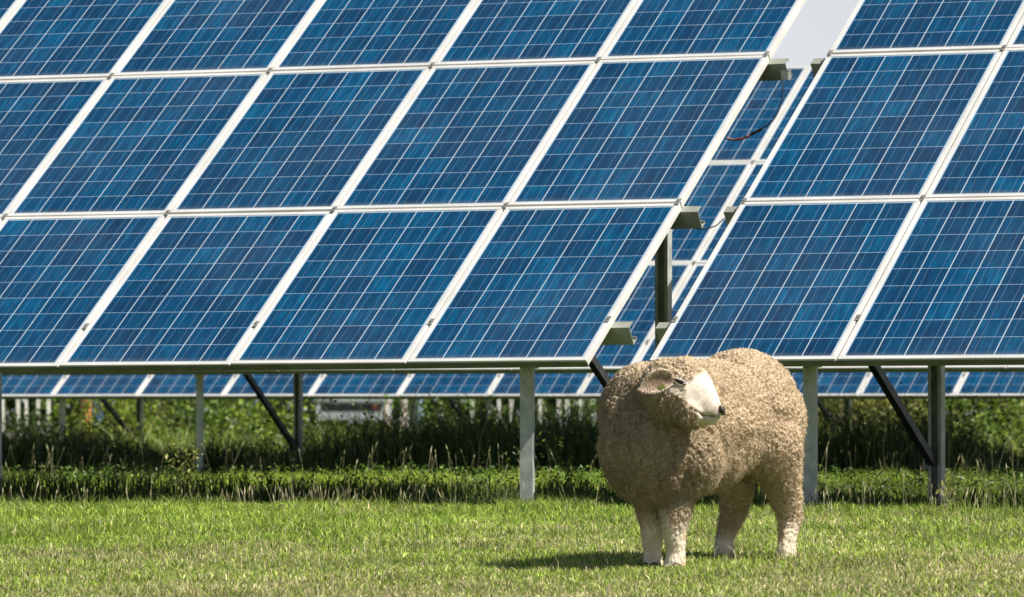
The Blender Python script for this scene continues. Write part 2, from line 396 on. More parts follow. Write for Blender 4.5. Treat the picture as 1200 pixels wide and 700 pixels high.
# ================================================================== SOLAR TABLES
TILT = 0.598; PU = 1.01; PV = 1.4947; MW = .999; MH = PV-.012; FR = .0255; FD = .040
ct, st = math.cos(TILT), math.sin(TILT)
def plate(w, h, z):
    me = bpy.data.meshes.new('solar_panel')
    me.from_pydata([(FR, FR, z), (w-FR, FR, z), (w-FR, h-FR, z), (FR, h-FR, z), (FR, FR, z-.006), (w-FR, FR, z-.006), (w-FR, h-FR, z-.006), (FR, h-FR, z-.006)], [],
                   [(0, 1, 2, 3), (7, 6, 5, 4), (0, 4, 5, 1), (1, 5, 6, 2), (2, 6, 7, 3), (3, 7, 4, 0)])
    uv = me.uv_layers.new(name='UVMap'); vs = me.vertices
    for l in me.loops:
        c = vs[l.vertex_index].co; uv.data[l.index].uv = (c.x-FR, c.y-FR)
    me.materials.append(M['cells']); me.materials.append(M['backsheet'])
    for p in list(me.polygons)[1:]: p.material_index = 1
    return me
ME_GLASS = plate(MW, MH, -.0025)
def frame_mesh():
    b = MB(); w, h = MW, MH
    for lo, hi in (((0, 0, -FD), (w, FR, 0)), ((0, h-FR, -FD), (w, h, 0)), ((0, FR, -FD), (FR, h-FR, -.0004)), ((w-FR, FR, -FD), (w, h-FR, -.0004))):
        b.box(lo, hi)
    # a fine lip line inside the frame
    me = b.mesh('panel_frame'); me.materials.append(M['frame'])
    bm = bmesh.new(); bm.from_mesh(me); bmesh.ops.bevel(bm, geom=list(bm.edges), offset=.0015, segments=1, affect='EDGES'); bm.to_mesh(me); bm.free()
    return me
ME_FRAME = frame_mesh()
b = MB(); b.box((.25, 1.2, -.028), (.37, 1.28, -.009)); ME_JB = b.mesh('junction_box'); ME_JB.materials.append(M['rubber'])
b = MB(); b.box((-.012, -.024, .001), (.012, .024, .005)); b.tube([(0, 0, .004), (0, 0, .010)], .0065, 6); ME_CLAMP = b.mesh('clamp'); ME_CLAMP.materials.append(M['clamp'])
PURL = (.25, .985, 1.985, 2.75)       # along the slope, in panel rows
def slope_matrix(slope):
    # columns: along the row, up the slope, normal
    c, s = math.cos(slope), math.sin(slope)
    return Matrix(((c, 0, 0), (0, ct, -st), (s, st, ct))).to_4x4()
def table(x0, y0, h, ncol, supports, label, group, slope=0., ground=0., rear=1.90, rows=3, endl=.10, endr=.10, pw=1.):
    root = empty('solar_table', (x0, y0, h)); tag(root, label, 'solar table', group)
    SM = slope_matrix(slope); rot = SM.to_quaternion()
    L = ncol*PU-(PU-MW)
    for j in range(rows):
        for i in range(ncol):
            g = bpy.data.objects.new('solar_panel', ME_GLASS); COL.objects.link(g); g.parent = root
            g.rotation_mode = 'QUATERNION'
            jr = Quaternion((1, 0, 0), random.gauss(0, .0016)) @ Quaternion((0, 1, 0), random.gauss(0, .0012))
            g.rotation_quaternion = rot @ jr
            g.location = SM @ Vector((i*PU, j*PV, 0))
            f = bpy.data.objects.new('panel_frame', ME_FRAME); COL.objects.link(f); f.parent = g
            jb = bpy.data.objects.new('junction_box', ME_JB); COL.objects.link(jb); jb.parent = g
    for v in PURL[:1]+(1.0, 2.0):
        for i in range(0, ncol+1):
            cobj = bpy.data.objects.new('clamp', ME_CLAMP); COL.objects.link(cobj); cobj.parent = root
            cobj.rotation_mode = 'QUATERNION'; cobj.rotation_quaternion = rot
            uu = i*PU-(PU-MW)/2; uu = min(max(uu, .012), L-.012)
            cobj.location = SM @ Vector((uu, v*PV-.006, 0))
    for v in PURL:
        b = MB(); t = .004; hgt, fl = .105, .055
        prof = [(0, 0), (fl, 0), (fl, -.014), (fl-t, -.014), (fl-t, -t), (t, -t), (t, -hgt+t), (fl-t, -hgt+t), (fl-t, -hgt+.014), (fl, -hgt+.014), (fl, -hgt), (0, -hgt)]
        y = v*PV-.02
        vs = []
        for xx in (-endl, L+endr):
            vs += [SM @ Vector((xx, y+a, -FD-.001+c)) for a, c in prof]
        n = len(prof)
        b.add(vs, [(i, (i+1) % n, n+(i+1) % n, n+i) for i in range(n)]+[tuple(range(n)), tuple(range(n, 2*n))])
        b.build('purlin', M['galv_light'], root)
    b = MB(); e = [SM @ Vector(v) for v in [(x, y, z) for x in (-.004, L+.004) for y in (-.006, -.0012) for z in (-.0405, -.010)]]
    b.add(e, [(0, 1, 3, 2), (4, 6, 7, 5), (0, 4, 5, 1), (2, 3, 7, 6), (0, 2, 6, 4), (1, 5, 7, 3)]); b.build('lip_shade_strip', M['lip_shade'], root)  # added dark strip that paints the shade on the lower frame face
    # supports
    for sx in supports:
        zoff = sx*math.tan(slope)
        def und(y, extra=0.): return zoff + y*math.tan(TILT) - (FD+.108+extra)/ct
        b = MB(); a = Vector((sx, .26, und(.26))); c = Vector((sx, 2.82*PV*ct, und(2.82*PV*ct)))
        nrm = Vector((0, -st, ct))
        b.prism([(-.028, 0), (.028, 0), (.028, -.08), (-.028, -.08)], a, c, nrm); b.build('rafter', M['galv'], root)
        for y, wd in ((.31, .033*pw), (rear, .037*pw)):
            sx_ = sx; sx = sx+(.084 if y > 1 else 0)
            b = MB(); zt = und(y, .0)+.02; z0 = -h+ground-.4; t = .005; dp = .060
            pr = [(-wd, -dp/2), (wd, -dp/2), (wd, dp/2), (wd-.018, dp/2), (wd-.018, dp/2-t), (wd-t, dp/2-t), (wd-t, -dp/2+t), (-wd+t, -dp/2+t), (-wd+t, dp/2-t), (-wd+.018, dp/2-t), (-wd+.018, dp/2), (-wd, dp/2)]
            sg = -1 if y > 1 else 1; tw = R(random.uniform(13, 17)) if sg > 0 else R(random.uniform(-3, 3))
            vs = [Vector((sx+p_[0]*math.cos(tw)-sg*p_[1]*math.sin(tw), y+sg*p_[1]*math.cos(tw)+p_[0]*math.sin(tw), z)) for z in (z0, zt) for p_ in pr]
            n = len(pr)
            b.add(vs, [(i, (i+1) % n, n+(i+1) % n, n+i) for i in range(n)]+[tuple(range(n)), tuple(range(n, 2*n))])
            # bolts near the top
            for zz in (zt-.10, zt-.16): b.tube([(sx-.015, y-dp/2, zz), (sx-.015, y-dp/2-.012, zz)], .011, 6)
            b.build('post', M['galv'], root); sx = sx_
        b = MB(); b.prism([(-.019, -.022), (.019, -.022), (.019, .022), (-.019, .022)], (sx+.074, rear-.045, -h+ground+.24), (sx+.022, .72, und(.72, .07)))
        b.build('strut', M['dark_steel'], root)
        b = MB(); zz = -h+ground+.25; bx = sx+.084; b.box((bx-.044, rear-.085, zz-.05), (bx-.0385, rear+.02, zz+.06)); b.tube([(bx-.044, rear-.06, zz+.02), (bx-.054, rear-.06, zz+.02)], .009, 6); b.tube([(bx-.044, rear-.01, zz-.02), (bx-.054, rear-.01, zz-.02)], .009, 6)
        b.build('bracket', M['galv'], root)
        b = MB(); zz = und(.31); b.box((sx+.039, .262, zz-.07), (sx+.045, .352, zz+.02)); b.build('bracket', M['galv'], root)
    return root

x1 = [at_y(618, 520, .31).x, at_y(950, 520, .31).x]
print('F posts', x1, 'R posts', at_y(778, 340, 1.9).x, at_y(1098, 480, 1.9).x, 'row2', at_y(234, 480, 14.46+.31).x, at_y(345, 480, 14.46+1.9).x, 'row3', [at_y(a, 480, 27.77+.31).x for a in (73, 483)], [at_y(a, 480, 27.77+1.9).x for a in (168, 567, 995)])
SP = 4.1
tA = table(-6*PU, 0, .7465-6*PU*.0052, 9, [x1[0]+6*PU-SP*k for k in (0, 1)], 'front table of blue panels with white frames, left of the open gap', 'front row of solar tables', .0052)
tB = table(3.03+.336, -.004, .7579, 5, [x1[1]-3.366, x1[1]-3.366+SP-.1], 'front table of blue panels right of the gap, sheep standing before its left end', 'front row of solar tables', .0027)
x2 = at_y(234, 480, 14.77).x; X0 = -2.9966-10*PU+.065
table(X0, 14.464, .8625, 18, [x2-X0+SP*k for k in (-1, 0, 1, 2)], 'second table back, mostly hidden, its glass showing through the gap in the front row', 'rear rows of solar tables', -.0005, pw=.78)
x3 = at_y(73, 480, 28.08).x; X0 = -15.2959-3*PU
table(X0, 27.767, .7256, 20, [x3-X0+SP*k for k in (0, 1, 2, 3)], 'farthest table, only its lowest strip of glass showing under the front row', 'rear rows of solar tables', -.0013, pw=.85)

# hanging cable in the gap
pts = [at_y(916, 88, 2.45), at_y(917, 108, 2.43), at_y(913, 128, 2.42), at_y(905, 142, 2.41), at_y(893, 151, 2.4), at_y(880, 158, 2.4)]
def smooth_pts(p, n=4):
    out = []
    for i in range(len(p)-1):
        a, b_, c, d = p[max(i-1, 0)], p[i], p[i+1], p[min(i+2, len(p)-1)]
        for k in range(n):
            t = k/n; out.append(.5*((2*b_)+(c-a)*t+(2*a-5*b_+4*c-d)*t*t+(3*b_-a-3*c+d)*t**3))
    return out+[p[-1]]
b = MB(); sp = smooth_pts(pts); b.tube(sp[:13], .0035, 7); b.tube(sp[12:17], .0042, 7); b.tube(sp[16:], .008, 8)
cab = b.build('hanging_cable', M['rubber']); tag(cab, 'black cable with a dark red end hanging in the gap between the front tables', 'cable')
b = MB(); b.tube(smooth_pts([at_y(880, 158, 2.4), at_y(872, 162, 2.38), at_y(860, 164, 2.36), at_y(851, 162, 2.34)]), .007, 7); b.build('red_lead', M['red_plastic'], cab)
b = MB(); b.tube(smooth_pts([at_y(803, 262, 1.32), at_y(815, 268, 1.3), at_y(828, 268, 1.3), at_y(840, 264, 1.3), at_y(848, 256, 1.32)]), .003, 6)
o = b.build('thin_wire', M['rubber']); tag(o, 'thin dark wire sagging across the gap below the middle seam', 'wire')
# isolator box under the upper purlin end
pb = at_y(921, 84, 2.40); b = MB(); b.box((pb.x-.02, pb.y-.02, pb.z-.045), (pb.x+.02, pb.y+.02, pb.z+.0)); b.box((pb.x-.023, pb.y-.023, pb.z+.0005), (pb.x+.023, pb.y+.023, pb.z+.007))
bm_box = b.build('connector_box', M['clamp']); tag(bm_box, 'small grey connector box at the top of the hanging cable', 'connector box')

exec_sheep = True
# ================================================================== SHEEP
D0 = 18.70; D1 = 25.1; KS = D1/D0
OX = (820-600)/FPX*D1
ORG = CAM + FW*D1 + RT*OX; ORG = Vector((ORG.x, ORG.y, .45-(663-494)*D1/FPX))
print('sheep ground', ORG.z, terrain(np.array([ORG[:]])))
SX = FPX/D0
Fh = np.array([-.574, -.819, 0.]); Lh = np.array([.819, -.574, 0.]); Zh = np.array([0, 0, 1.])
def B(t, l, z): return np.array([.04, 0, 0]) + Fh*t + Lh*l + Zh*z
def PX(px, py, Y=0.): return np.array([(px-820)/SX*(1+Y/D0), Y, .45-(py-494)/SX*(1+Y/D0)])
def ell(mb, c, r, axes=None, seg=20, rings=14):
    A = np.array(axes if axes is not None else (Fh, Lh, Zh), float)
    vs = []; 
    for i in range(rings+1):
        th = math.pi*i/rings
        for j in range(seg):
            ph = 2*math.pi*j/seg
            d = (math.sin(th)*math.cos(ph)*r[0], math.sin(th)*math.sin(ph)*r[1], math.cos(th)*r[2])
            vs.append(tuple(np.array(c)+A[0]*d[0]+A[1]*d[1]+A[2]*d[2]))
    fs = [(i*seg+j, i*seg+(j+1) % seg, (i+1)*seg+(j+1) % seg, (i+1)*seg+j) for i in range(rings) for j in range(seg)]
    mb.add(vs, fs)
def limb(mb, pts, rad):
    # dense capsule chain
    P_ = [Vector(p) for p in pts]
    for i in range(len(P_)-1):
        n = max(2, int((P_[i+1]-P_[i]).length/.02))
        for k in range(n+1):
            t = k/n; c = P_[i].lerp(P_[i+1], t); r = rad[i]*(1-t)+rad[i+1]*t
            ell(mb, tuple(c), (r, r, r), seg=14, rings=9)
HY = -.425                                  # depth of the head
mb = MB()
ell(mb, B(.03, 0, .455), (.31, .182, .193))
ell(mb, B(.08, 0, .41), (.21, .165, .18))
ell(mb, B(-.17, 0, .492), (.185, .180, .188))
ell(mb, B(-.235, .02, .455), (.125, .160, .165))
ell(mb, B(.19, 0, .43), (.19, .182, .207))
ell(mb, B(.32, -.01, .385), (.175, .160, .200))
ell(mb, B(.34, -.01, .465)+np.array([-.008, .045, 0]), (.150, .145, .17))
# neck rising and turning to its left
limb(mb, [B(.33, -.01, .46), PX(748, 481, -.23), PX(770, 466, -.31)], (.142, .130, .098))
# skull under wool
HDIR = np.array([.80, -.33, -.40]); HDIR /= np.linalg.norm(HDIR)
HS = np.cross(HDIR, Zh); HS /= np.linalg.norm(HS); HU = np.cross(HS, HDIR)
_n = HS if HS[1] < 0 else -HS                      # side turned to the camera
_a = R(22); _n2 = _n*math.cos(_a)+HU*math.sin(_a)
HS = _n2 if HS[1] < 0 else -_n2
HU = np.cross(HS, HDIR); HU = HU if HU[2] > 0 else -HU
ell(mb, PX(787, 459, HY), (.100, .082, .100), (HDIR, HS, HU))
ell(mb, PX(780, 450, HY+.015), (.086, .080, .084), (HDIR, HS, HU))
ell(mb, PX(800, 473, HY-.005), (.088, .068, .070), (HDIR, HS, HU))
ell(mb, PX(812, 480, HY-.010), (.060, .052, .048), (HDIR, HS, HU))
ell(mb, PX(797, 479, HY-.040), (.062, .048, .046), (HDIR, HS, HU))
ell(mb, PX(798, 437, HY), (.050, .058, .046), (HDIR, HS, HU))
# muzzle
for px_, py_, r_ in ((806, 459, 28), (812, 463.5, 24), (817, 468, 20.5), (822, 472.5, 17.5), (826, 476.5, 15), (830, 480, 12.5), (832.5, 482.5, 10.8)):
    t = (px_-806)/27.; r_ = r_/SX
    ell(mb, PX(px_, py_, HY-.01-.035*t), (r_*.85, r_*(.86), r_), (HDIR, HS, HU), 18, 12)
ell(mb, PX(824, 488.5, HY-.035), (.036, .027, .021), (HDIR, HS, HU), 18, 12)   # lower jaw
# legs
limb(mb, [B(.26, .09, .34), B(.285, .055, .25), PX(787, 616, -.285), PX(788, 645, -.285), PX(787, 668, -.29)], (.11, .064, .041, .030, .038))
limb(mb, [B(.27, -.09, .32), B(.28, -.055, .24), PX(762, 616, -.21), PX(762, 644, -.2), PX(763, 665, -.21)], (.09, .054, .039, .029, .035))
limb(mb, [B(-.17, .10, .38), PX(917, 556, .10), PX(927, 604, .14), PX(923, 632, .11), PX(921, 661, .10)], (.110, .064, .036, .030, .037))
limb(mb, [B(-.18, -.10, .36), PX(867, 572, .22), PX(861, 604, .26), PX(852, 630, .24), PX(850, 659, .22)], (.084, .053, .039, .031, .038))
me = mb.mesh('tmp', fix=False)
tmp = link('tmp', me)
def evalmesh(o):
    dg = bpy.context.evaluated_depsgraph_get(); return bpy.data.meshes.new_from_object(o.evaluated_get(dg))
rm = tmp.modifiers.new('r', 'REMESH'); rm.mode = 'VOXEL'; rm.voxel_size = .0062; rm.use_smooth_shade = True
me2 = evalmesh(tmp); tmp.modifiers.clear(); tmp.data = me2
sm = tmp.modifiers.new('s', 'SMOOTH'); sm.factor = .6; sm.iterations = 9
me3 = evalmesh(tmp); tmp.modifiers.clear(); tmp.data = me3
rm = tmp.modifiers.new('r', 'REMESH'); rm.mode = 'VOXEL'; rm.voxel_size = .0031; rm.use_smooth_shade = True
me4 = evalmesh(tmp); tmp.modifiers.clear()
bpy.data.objects.remove(tmp)
nv = len(me4.vertices); co = np.empty(nv*3, np.float32); me4.vertices.foreach_get('co', co); co = co.reshape(-1, 3).astype(float)
no = np.empty(nv*3, np.float32); me4.vertices.foreach_get('normal', no); no = no.reshape(-1, 3).astype(float)
print('sheep verts', nv)
# regions ------------------------------------------------------
MUZ = PX(808, 458, HY)
def sstep(a, b, x): t = np.clip((x-a)/(b-a), 0, 1); return t*t*(3-2*t)
def regions(c):
    along = (c-MUZ) @ HDIR; rad = np.linalg.norm((c-MUZ) - along[:, None]*HDIR, axis=1)
    upn = (c-MUZ) @ HU
    wob = .012*(vnoise(c, 60, 3)-.5)+.016*(vnoise(c, 110, 13)-.5)
    face = sstep(-.010, .010, along+wob-.10*np.abs(upn))*(1-sstep(.080, .095, rad))*(c[:, 1] < HY+.09)
    # bare skin patch round the eye
    e = np.linalg.norm((c-EYE-np.array([.006, 0, -.010]))*np.array([.8, 1, 1.]), axis=1); face = np.maximum(face, 1-sstep(.015, .029, e+wob*2.2))
    leg = 1-sstep(.09, .20, c[:, 2]+.05*(vnoise(c, 18, 4)-.5)+.045*(c[:, 0] > .03)); 
    return face, leg
# eye position: cast to surface near side of head
def surf(px, py):
    X, _, Z = PX(px, py, HY-.08)
    d = np.hypot(co[:, 0]-X, co[:, 2]-Z); c = np.where(d < .006)[0]
    return co[c[np.argmin(co[c, 1])]]
EYE = surf(790, 446.5)
EYE2 = None
face, leg = regions(co)
wool = (1-face)*(1-.62*leg)
# nubby fleece: domed curls with broken edges
warp = np.stack([vnoise(co, 90, s)-.5 for s in (31, 32, 33)], 1)*.012
st_ = np.array([1, 1, .72])
w1 = worley((co+warp)*st_, 104, 1); w2 = worley((co+warp*1.5)*st_, 190, 5)
big = vnoise(co, 9, 8)-.5; mid = vnoise(co, 28, 9)-.5
chestd = sstep(.16, .36, (co-np.array([.04, 0, 0])) @ Fh)*sstep(.18, .24, co[:, 2])*(1-sstep(.50, .56, co[:, 2]))
disp = wool*(.0125*(.55-w1)+.0075*(.5-w2)+.008*big+.007*mid + chestd*(.013*(np.abs(vnoise(co*np.array([1, 1, .28])+warp, 55, 12)-.5)*2-.4))) + face*.002*(vnoise(co, 50, 4)-.5)
# mouth slit and nostril pits
def groove(c, p0, p1, wdt, dep):
    d = p1-p0; L = np.linalg.norm(d); t = np.clip(((c-p0) @ d)/L**2, 0, 1); q = p0+t[:, None]*d
    return -dep*np.exp(-(np.linalg.norm(c-q, axis=1)/wdt)**2)
m0, m1, m2 = surf(811, 481), surf(820, 488), surf(833, 489.5)
disp += groove(co, m0, m1, .0042, .006)+groove(co, m1, m2, .0042, .006)
co2 = co+no*disp[:, None]
tone = vnoise(co, 12, 14)*.5+vnoise(co, 45, 15)*.5
wc = lerp((.37, .28, .18), (.63, .50, .35), np.clip(tone*1.1, 0, 1))
# shade on chest and neck painted into the wool as a darker tone
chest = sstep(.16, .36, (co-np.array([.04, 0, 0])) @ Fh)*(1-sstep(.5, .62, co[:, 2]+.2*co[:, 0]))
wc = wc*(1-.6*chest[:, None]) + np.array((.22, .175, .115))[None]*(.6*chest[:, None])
lc = lerp((.66, .54, .40), (.86, .78, .66), vnoise(co, 30, 16))
orange = (sstep(.52, .72, vnoise(co, 20, 18)))[:, None]*.55
lc = lc*(1-orange)+np.array((.50, .26, .10))[None]*orange
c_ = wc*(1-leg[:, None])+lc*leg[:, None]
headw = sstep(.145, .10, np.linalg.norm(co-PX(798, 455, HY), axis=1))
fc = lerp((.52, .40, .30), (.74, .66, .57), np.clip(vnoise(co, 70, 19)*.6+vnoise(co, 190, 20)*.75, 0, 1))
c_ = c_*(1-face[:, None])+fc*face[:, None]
nearn = np.linalg.norm(co-PX(835, 482, HY-.05), axis=1); fcm = (sstep(.035, .012, nearn)*.0+(1-sstep(.012, .036, nearn+.012*(vnoise(co, 90, 23)-.5))))[:, None]*face[:, None]*.55
c_ = c_*(1-fcm)+np.array((.30, .20, .16))*fcm
mdark = np.clip(-(groove(co, m0, m1, .0026, 1)+groove(co, m1, m2, .0028, 1)), 0, 1)[:, None]
c_ = c_*(1-.85*mdark)+np.array((.05, .03, .025))*.85*mdark
me4.vertices.foreach_set('co', co2.astype(np.float32).ravel()); me4.update()
a = me4.attributes.new('col', 'FLOAT_COLOR', 'POINT'); cc = np.ones((nv, 4), np.float32); cc[:, :3] = c_; a.data.foreach_set('color', cc.ravel())
me4.materials.clear()
body = link('sheep', me4, M['coat']); body.location = ORG; body.scale = (KS, KS, KS)
# local X = RT, local Y = FW : rotation about z that maps (1,0)->RT
body.rotation_euler = (0, 0, math.atan2(RT.y, RT.x))
tag(body, 'woolly tan sheep standing on the lawn with its pale face turned right', 'sheep')
# fleece: curled locks
nf = 120000
tri = np.empty(len(me4.loops), np.int32); me4.loops.foreach_get('vertex_index', tri)
idx = rng.integers(0, nv, nf); idx = idx[(wool[idx] > .28)]
base = co2[idx]-no[idx]*.003; nn_ = no[idx]; k = len(idx)
ln = rng.uniform(.007, .014, k)*np.clip(wool[idx], .5, 1)
tdir = np.cross(nn_, rng.normal(size=(k, 3))); tdir /= np.linalg.norm(tdir, axis=1)[:, None]; bd = np.cross(nn_, tdir)
rad = rng.uniform(.0018, .0045, k); ph = rng.uniform(0, 6.28, k); tw = rng.uniform(2.5, 5.5, k)*rng.choice([-1, 1], k)
lv = []
for s in range(5):
    t = s/4.
    ctr = base+nn_*(ln*t*(1-.25*t))[:, None]+np.array([0, 0, -1.])*(ln*.45*t*t)[:, None]
    an = ph+tw*t
    ctr = ctr+(tdir*np.cos(an)[:, None]+bd*np.sin(an)[:, None])*(rad*(.3+t))[:, None]
    sd = (tdir*-np.sin(an)[:, None]+bd*np.cos(an)[:, None])*.5+nn_*.5
    wd = .0011*(1-.55*t)
    lv += [ctr-sd*wd, ctr+sd*wd]
V = np.stack(lv, 1).reshape(-1, 3)
F = []
for s in range(4):
    F += [[2*s, 2*s+1, 2*s+3, 2*s+2]]
F = (np.array(F)[None]+(np.arange(k)*10)[:, None, None]).reshape(-1, 4)
Cc = np.repeat(np.clip(c_[idx]*rng.uniform(.72, 1.3, k)[:, None], 0, .9), 10, 0)
fl = link('fleece', arrays_mesh('fleece', V, F, Cc, True), M['wool'], body)
# short pale hair lying back over the bare face and lower legs
fi = rng.integers(0, nv, 90000); fi = fi[(face[fi] > .5) | ((leg[fi] > .7) & (rng.uniform(0, 1, len(fi)) < .3))]; k = len(fi)
dr = np.where((face[fi] > .5)[:, None], -HDIR[None]*.9+np.array([0, 0, -.2]), np.array([[0, 0, -1.]]))+no[fi]*.45+rng.normal(0, .25, (k, 3))
dr /= np.linalg.norm(dr, axis=1)[:, None]; b0 = co2[fi]-no[fi]*.0006; L_ = rng.uniform(.004, .009, k)[:, None]
sd_ = np.cross(dr, no[fi]); sd_ /= np.linalg.norm(sd_, axis=1)[:, None]
v_ = np.stack([b0-sd_*.0007, b0+sd_*.0007, b0+dr*L_], 1).reshape(-1, 3)
link('face_hair', arrays_mesh('face_hair', v_, np.arange(len(v_)).reshape(-1, 3), np.repeat(np.clip(c_[fi]*rng.uniform(.7, 1.2, k)[:, None], 0, .85), 3, 0)), M['wool'], body)
# ears
def ear(base_p, dirv, wide, nrm, name='ear'):
    d = Vector(dirv).normalized(); w_ = Vector(wide).normalized(); n_ = Vector(nrm).normalized()
    bp = Vector(base_p); Ls = 12; K = 11; L = .112; vs = []
    for side in (0, 1):
        for i in range(Ls+1):
            t = i/Ls; wd = .035*math.sin(math.pi*min(1, (t*.86+.12)))**.7*(1 if t < 1 else .2)
            for j in range(K):
                s_ = (j/(K-1)-.5)*2
                cup = .020*(s_*s_)*math.sin(math.pi*min(1, t*.8+.2))
                vs.append(bp+d*(L*t)+w_*(wd*s_)+n_*(cup-(.0045 if side else 0))+Vector((0, 0, -1))*(.025*t*t))
    fs = []; o_ = (Ls+1)*K
    for i in range(Ls):
        for j in range(K-1):
            q_ = i*K+j; fs += [(q_, q_+1, q_+K+1, q_+K), (o_+q_, o_+q_+K, o_+q_+K+1, o_+q_+1)]
    for i in range(Ls):
        for j in (0, K-1):
            q_ = i*K+j; fs.append((q_, q_+K, o_+q_+K, o_+q_))
    m_ = MB(); m_.add(vs, fs); me_ = m_.mesh(name, True)
    c = np.array([v.co[:] for v in me_.vertices]); aa = me_.attributes.new('col', 'FLOAT_COLOR', 'POINT')
    cl = np.ones((len(c), 4), np.float32); su = np.tile(np.abs((np.arange(K)/(K-1)-.5)*2), (Ls+1)*2); tt = np.tile(np.repeat(np.arange(Ls+1)/Ls, K), 2)
    rim = np.clip(np.maximum(su**3, tt**3), 0, 1); cl[:, :3] = lerp((.24, .16, .11), (.66, .54, .44), np.clip(rim+.35*(vnoise(c, 90, 2)-.5), 0, 1)); aa.data.foreach_set('color', cl.ravel())
    eo_ = link(name, me_, M['coat'], body)
    nn2 = np.array([v.normal[:] for v in me_.vertices]); ix = rng.integers(0, len(c), 2600)
    b0 = c[ix]+rng.normal(0, .0015, (len(ix), 3)); q_ = nn2[ix]*.5+np.array(d)*.9+rng.normal(0, .35, (len(ix), 3)); q_ /= np.linalg.norm(q_, axis=1)[:, None]
    L_ = rng.uniform(.003, .007, len(ix))[:, None]; sd_ = np.cross(q_, rng.normal(size=(len(ix), 3))); sd_ /= np.linalg.norm(sd_, axis=1)[:, None]
    v_ = np.stack([b0-sd_*.0009, b0+sd_*.0009, b0+q_*L_], 1).reshape(-1, 3)
    link('ear_hair', arrays_mesh('ear_hair', v_, np.arange(len(v_)).reshape(-1, 3), np.repeat(cl[ix, :3]*rng.uniform(.8, 1.3, len(ix))[:, None], 3, 0)), M['wool'], eo_)
    return eo_
EB = surf(778, 444)
e1 = ear(EB+np.array([.006, -.022, .004]), (-.86, -.42, -.04), (.10, .15, -1), (.15, -.92, .25))
EF = PX(786, 440, HY+.09)
e2 = ear(EF, (-.25, .95, .05), (.3, 0, -1), (.5, .75, .1))
tg = EB+np.array([-.026, -.046, -.022])
m_ = MB(); 
for r_, y_ in ((.0115, 0), (.0045, -.004)):
    m_.tube([tuple(tg+np.array([0, y_, 0])), tuple(tg+np.array([.001, y_-.004, 0]))], r_, 14)
m_.build('ear_tag', M['tag'], e1)
# eyes with lids
def eye(c, outn):
    c = np.array(c, float); outn = np.array(outn)/np.linalg.norm(outn)
    m_ = MB(); ax0 = np.cross(outn, HU); ax0 /= np.linalg.norm(ax0); ax0 = np.array([1, 0, -.50]) if outn[1] < 0 else ax0; ax0 = ax0-outn*(ax0 @ outn); ax0 /= np.linalg.norm(ax0); ax1 = np.cross(ax0, outn)
    ell(m_, c+outn*.0005, (.0180, .0058, .0050), (ax0, ax1, outn), 18, 12); eo = m_.build('eye', M['eye'], body, True)
    m_ = MB(); 
    arc = [tuple(c+ax0*(.0195*math.cos(a_))+ax1*(.0070*math.sin(a_))+outn*(.0035)) for a_ in np.linspace(.15, math.pi-.15, 11)]
    arc2 = [tuple(c+ax0*(.0195*math.cos(a_))-ax1*(.0062*math.sin(a_))+outn*(.0030)) for a_ in np.linspace(.15, math.pi-.15, 11)]
    up_, lo_ = (arc, arc2) if ax1[2] > 0 else (arc2, arc)
    m_.tube(up_, [.0010]+[.0027]*9+[.0010], 7); mu = m_.build('upper_lid', M['nose'], eo, True)
    m_ = MB(); m_.tube(lo_, [.0006]+[.0013]*9+[.0006], 7); m_.build('lower_lid', M['white_lid'], eo, True)
M['white_lid'] = simple('pale_lid_skin', (.30, .22, .17), (.42, .33, .27), 60, .6)
no_e = no[np.argmin(np.linalg.norm(co-EYE, axis=1))]
eye(EYE+no_e*.001, no_e)
# far eye: mirror the near one through the head's own midplane
hc = PX(800, 458, HY)
mir = EYE-2*((EYE-hc) @ HS)*HS; i2 = np.argmin(np.linalg.norm(co-mir, axis=1)); eye(co[i2]+no[i2]*.001, no[i2])
# nose pad and nostrils
npos = PX(836, 479, HY-.045)
tip = co[np.argmin(np.linalg.norm(co-(npos+HDIR*.03), axis=1))]
m_ = MB(); ell(m_, tip-HDIR*.005+HU*.003, (.009, .023, .013), (HDIR, HS, HU), 16, 10)
for s_ in (-1, 1):
    nc = surf(835, 477) if s_*HS[1] < 0 else None
    p_ = tip+HU*.006+HS*s_*.016-HDIR*.004
    ell(m_, p_, (.012, .0075, .0058), (HDIR*.85-HU*.5, HS, HU), 12, 8)
m_.build('nose', M['nose'], body, True)
# hooves
for px_, py_, Y_ in ((788, 669, -.30), (763, 666, -.22), (921, 662, .09), (850, 660, .21)):
    f_ = PX(px_, py_, Y_); m_ = MB()
    for s_ in (-1, 1):
        ell(m_, (f_[0]+Fh[0]*.018+Lh[0]*s_*.016, f_[1]+Fh[1]*.018+Lh[1]*s_*.016, .002), (.026, .0140, .016))
    m_.build('hoof', M['horn'], body, True)

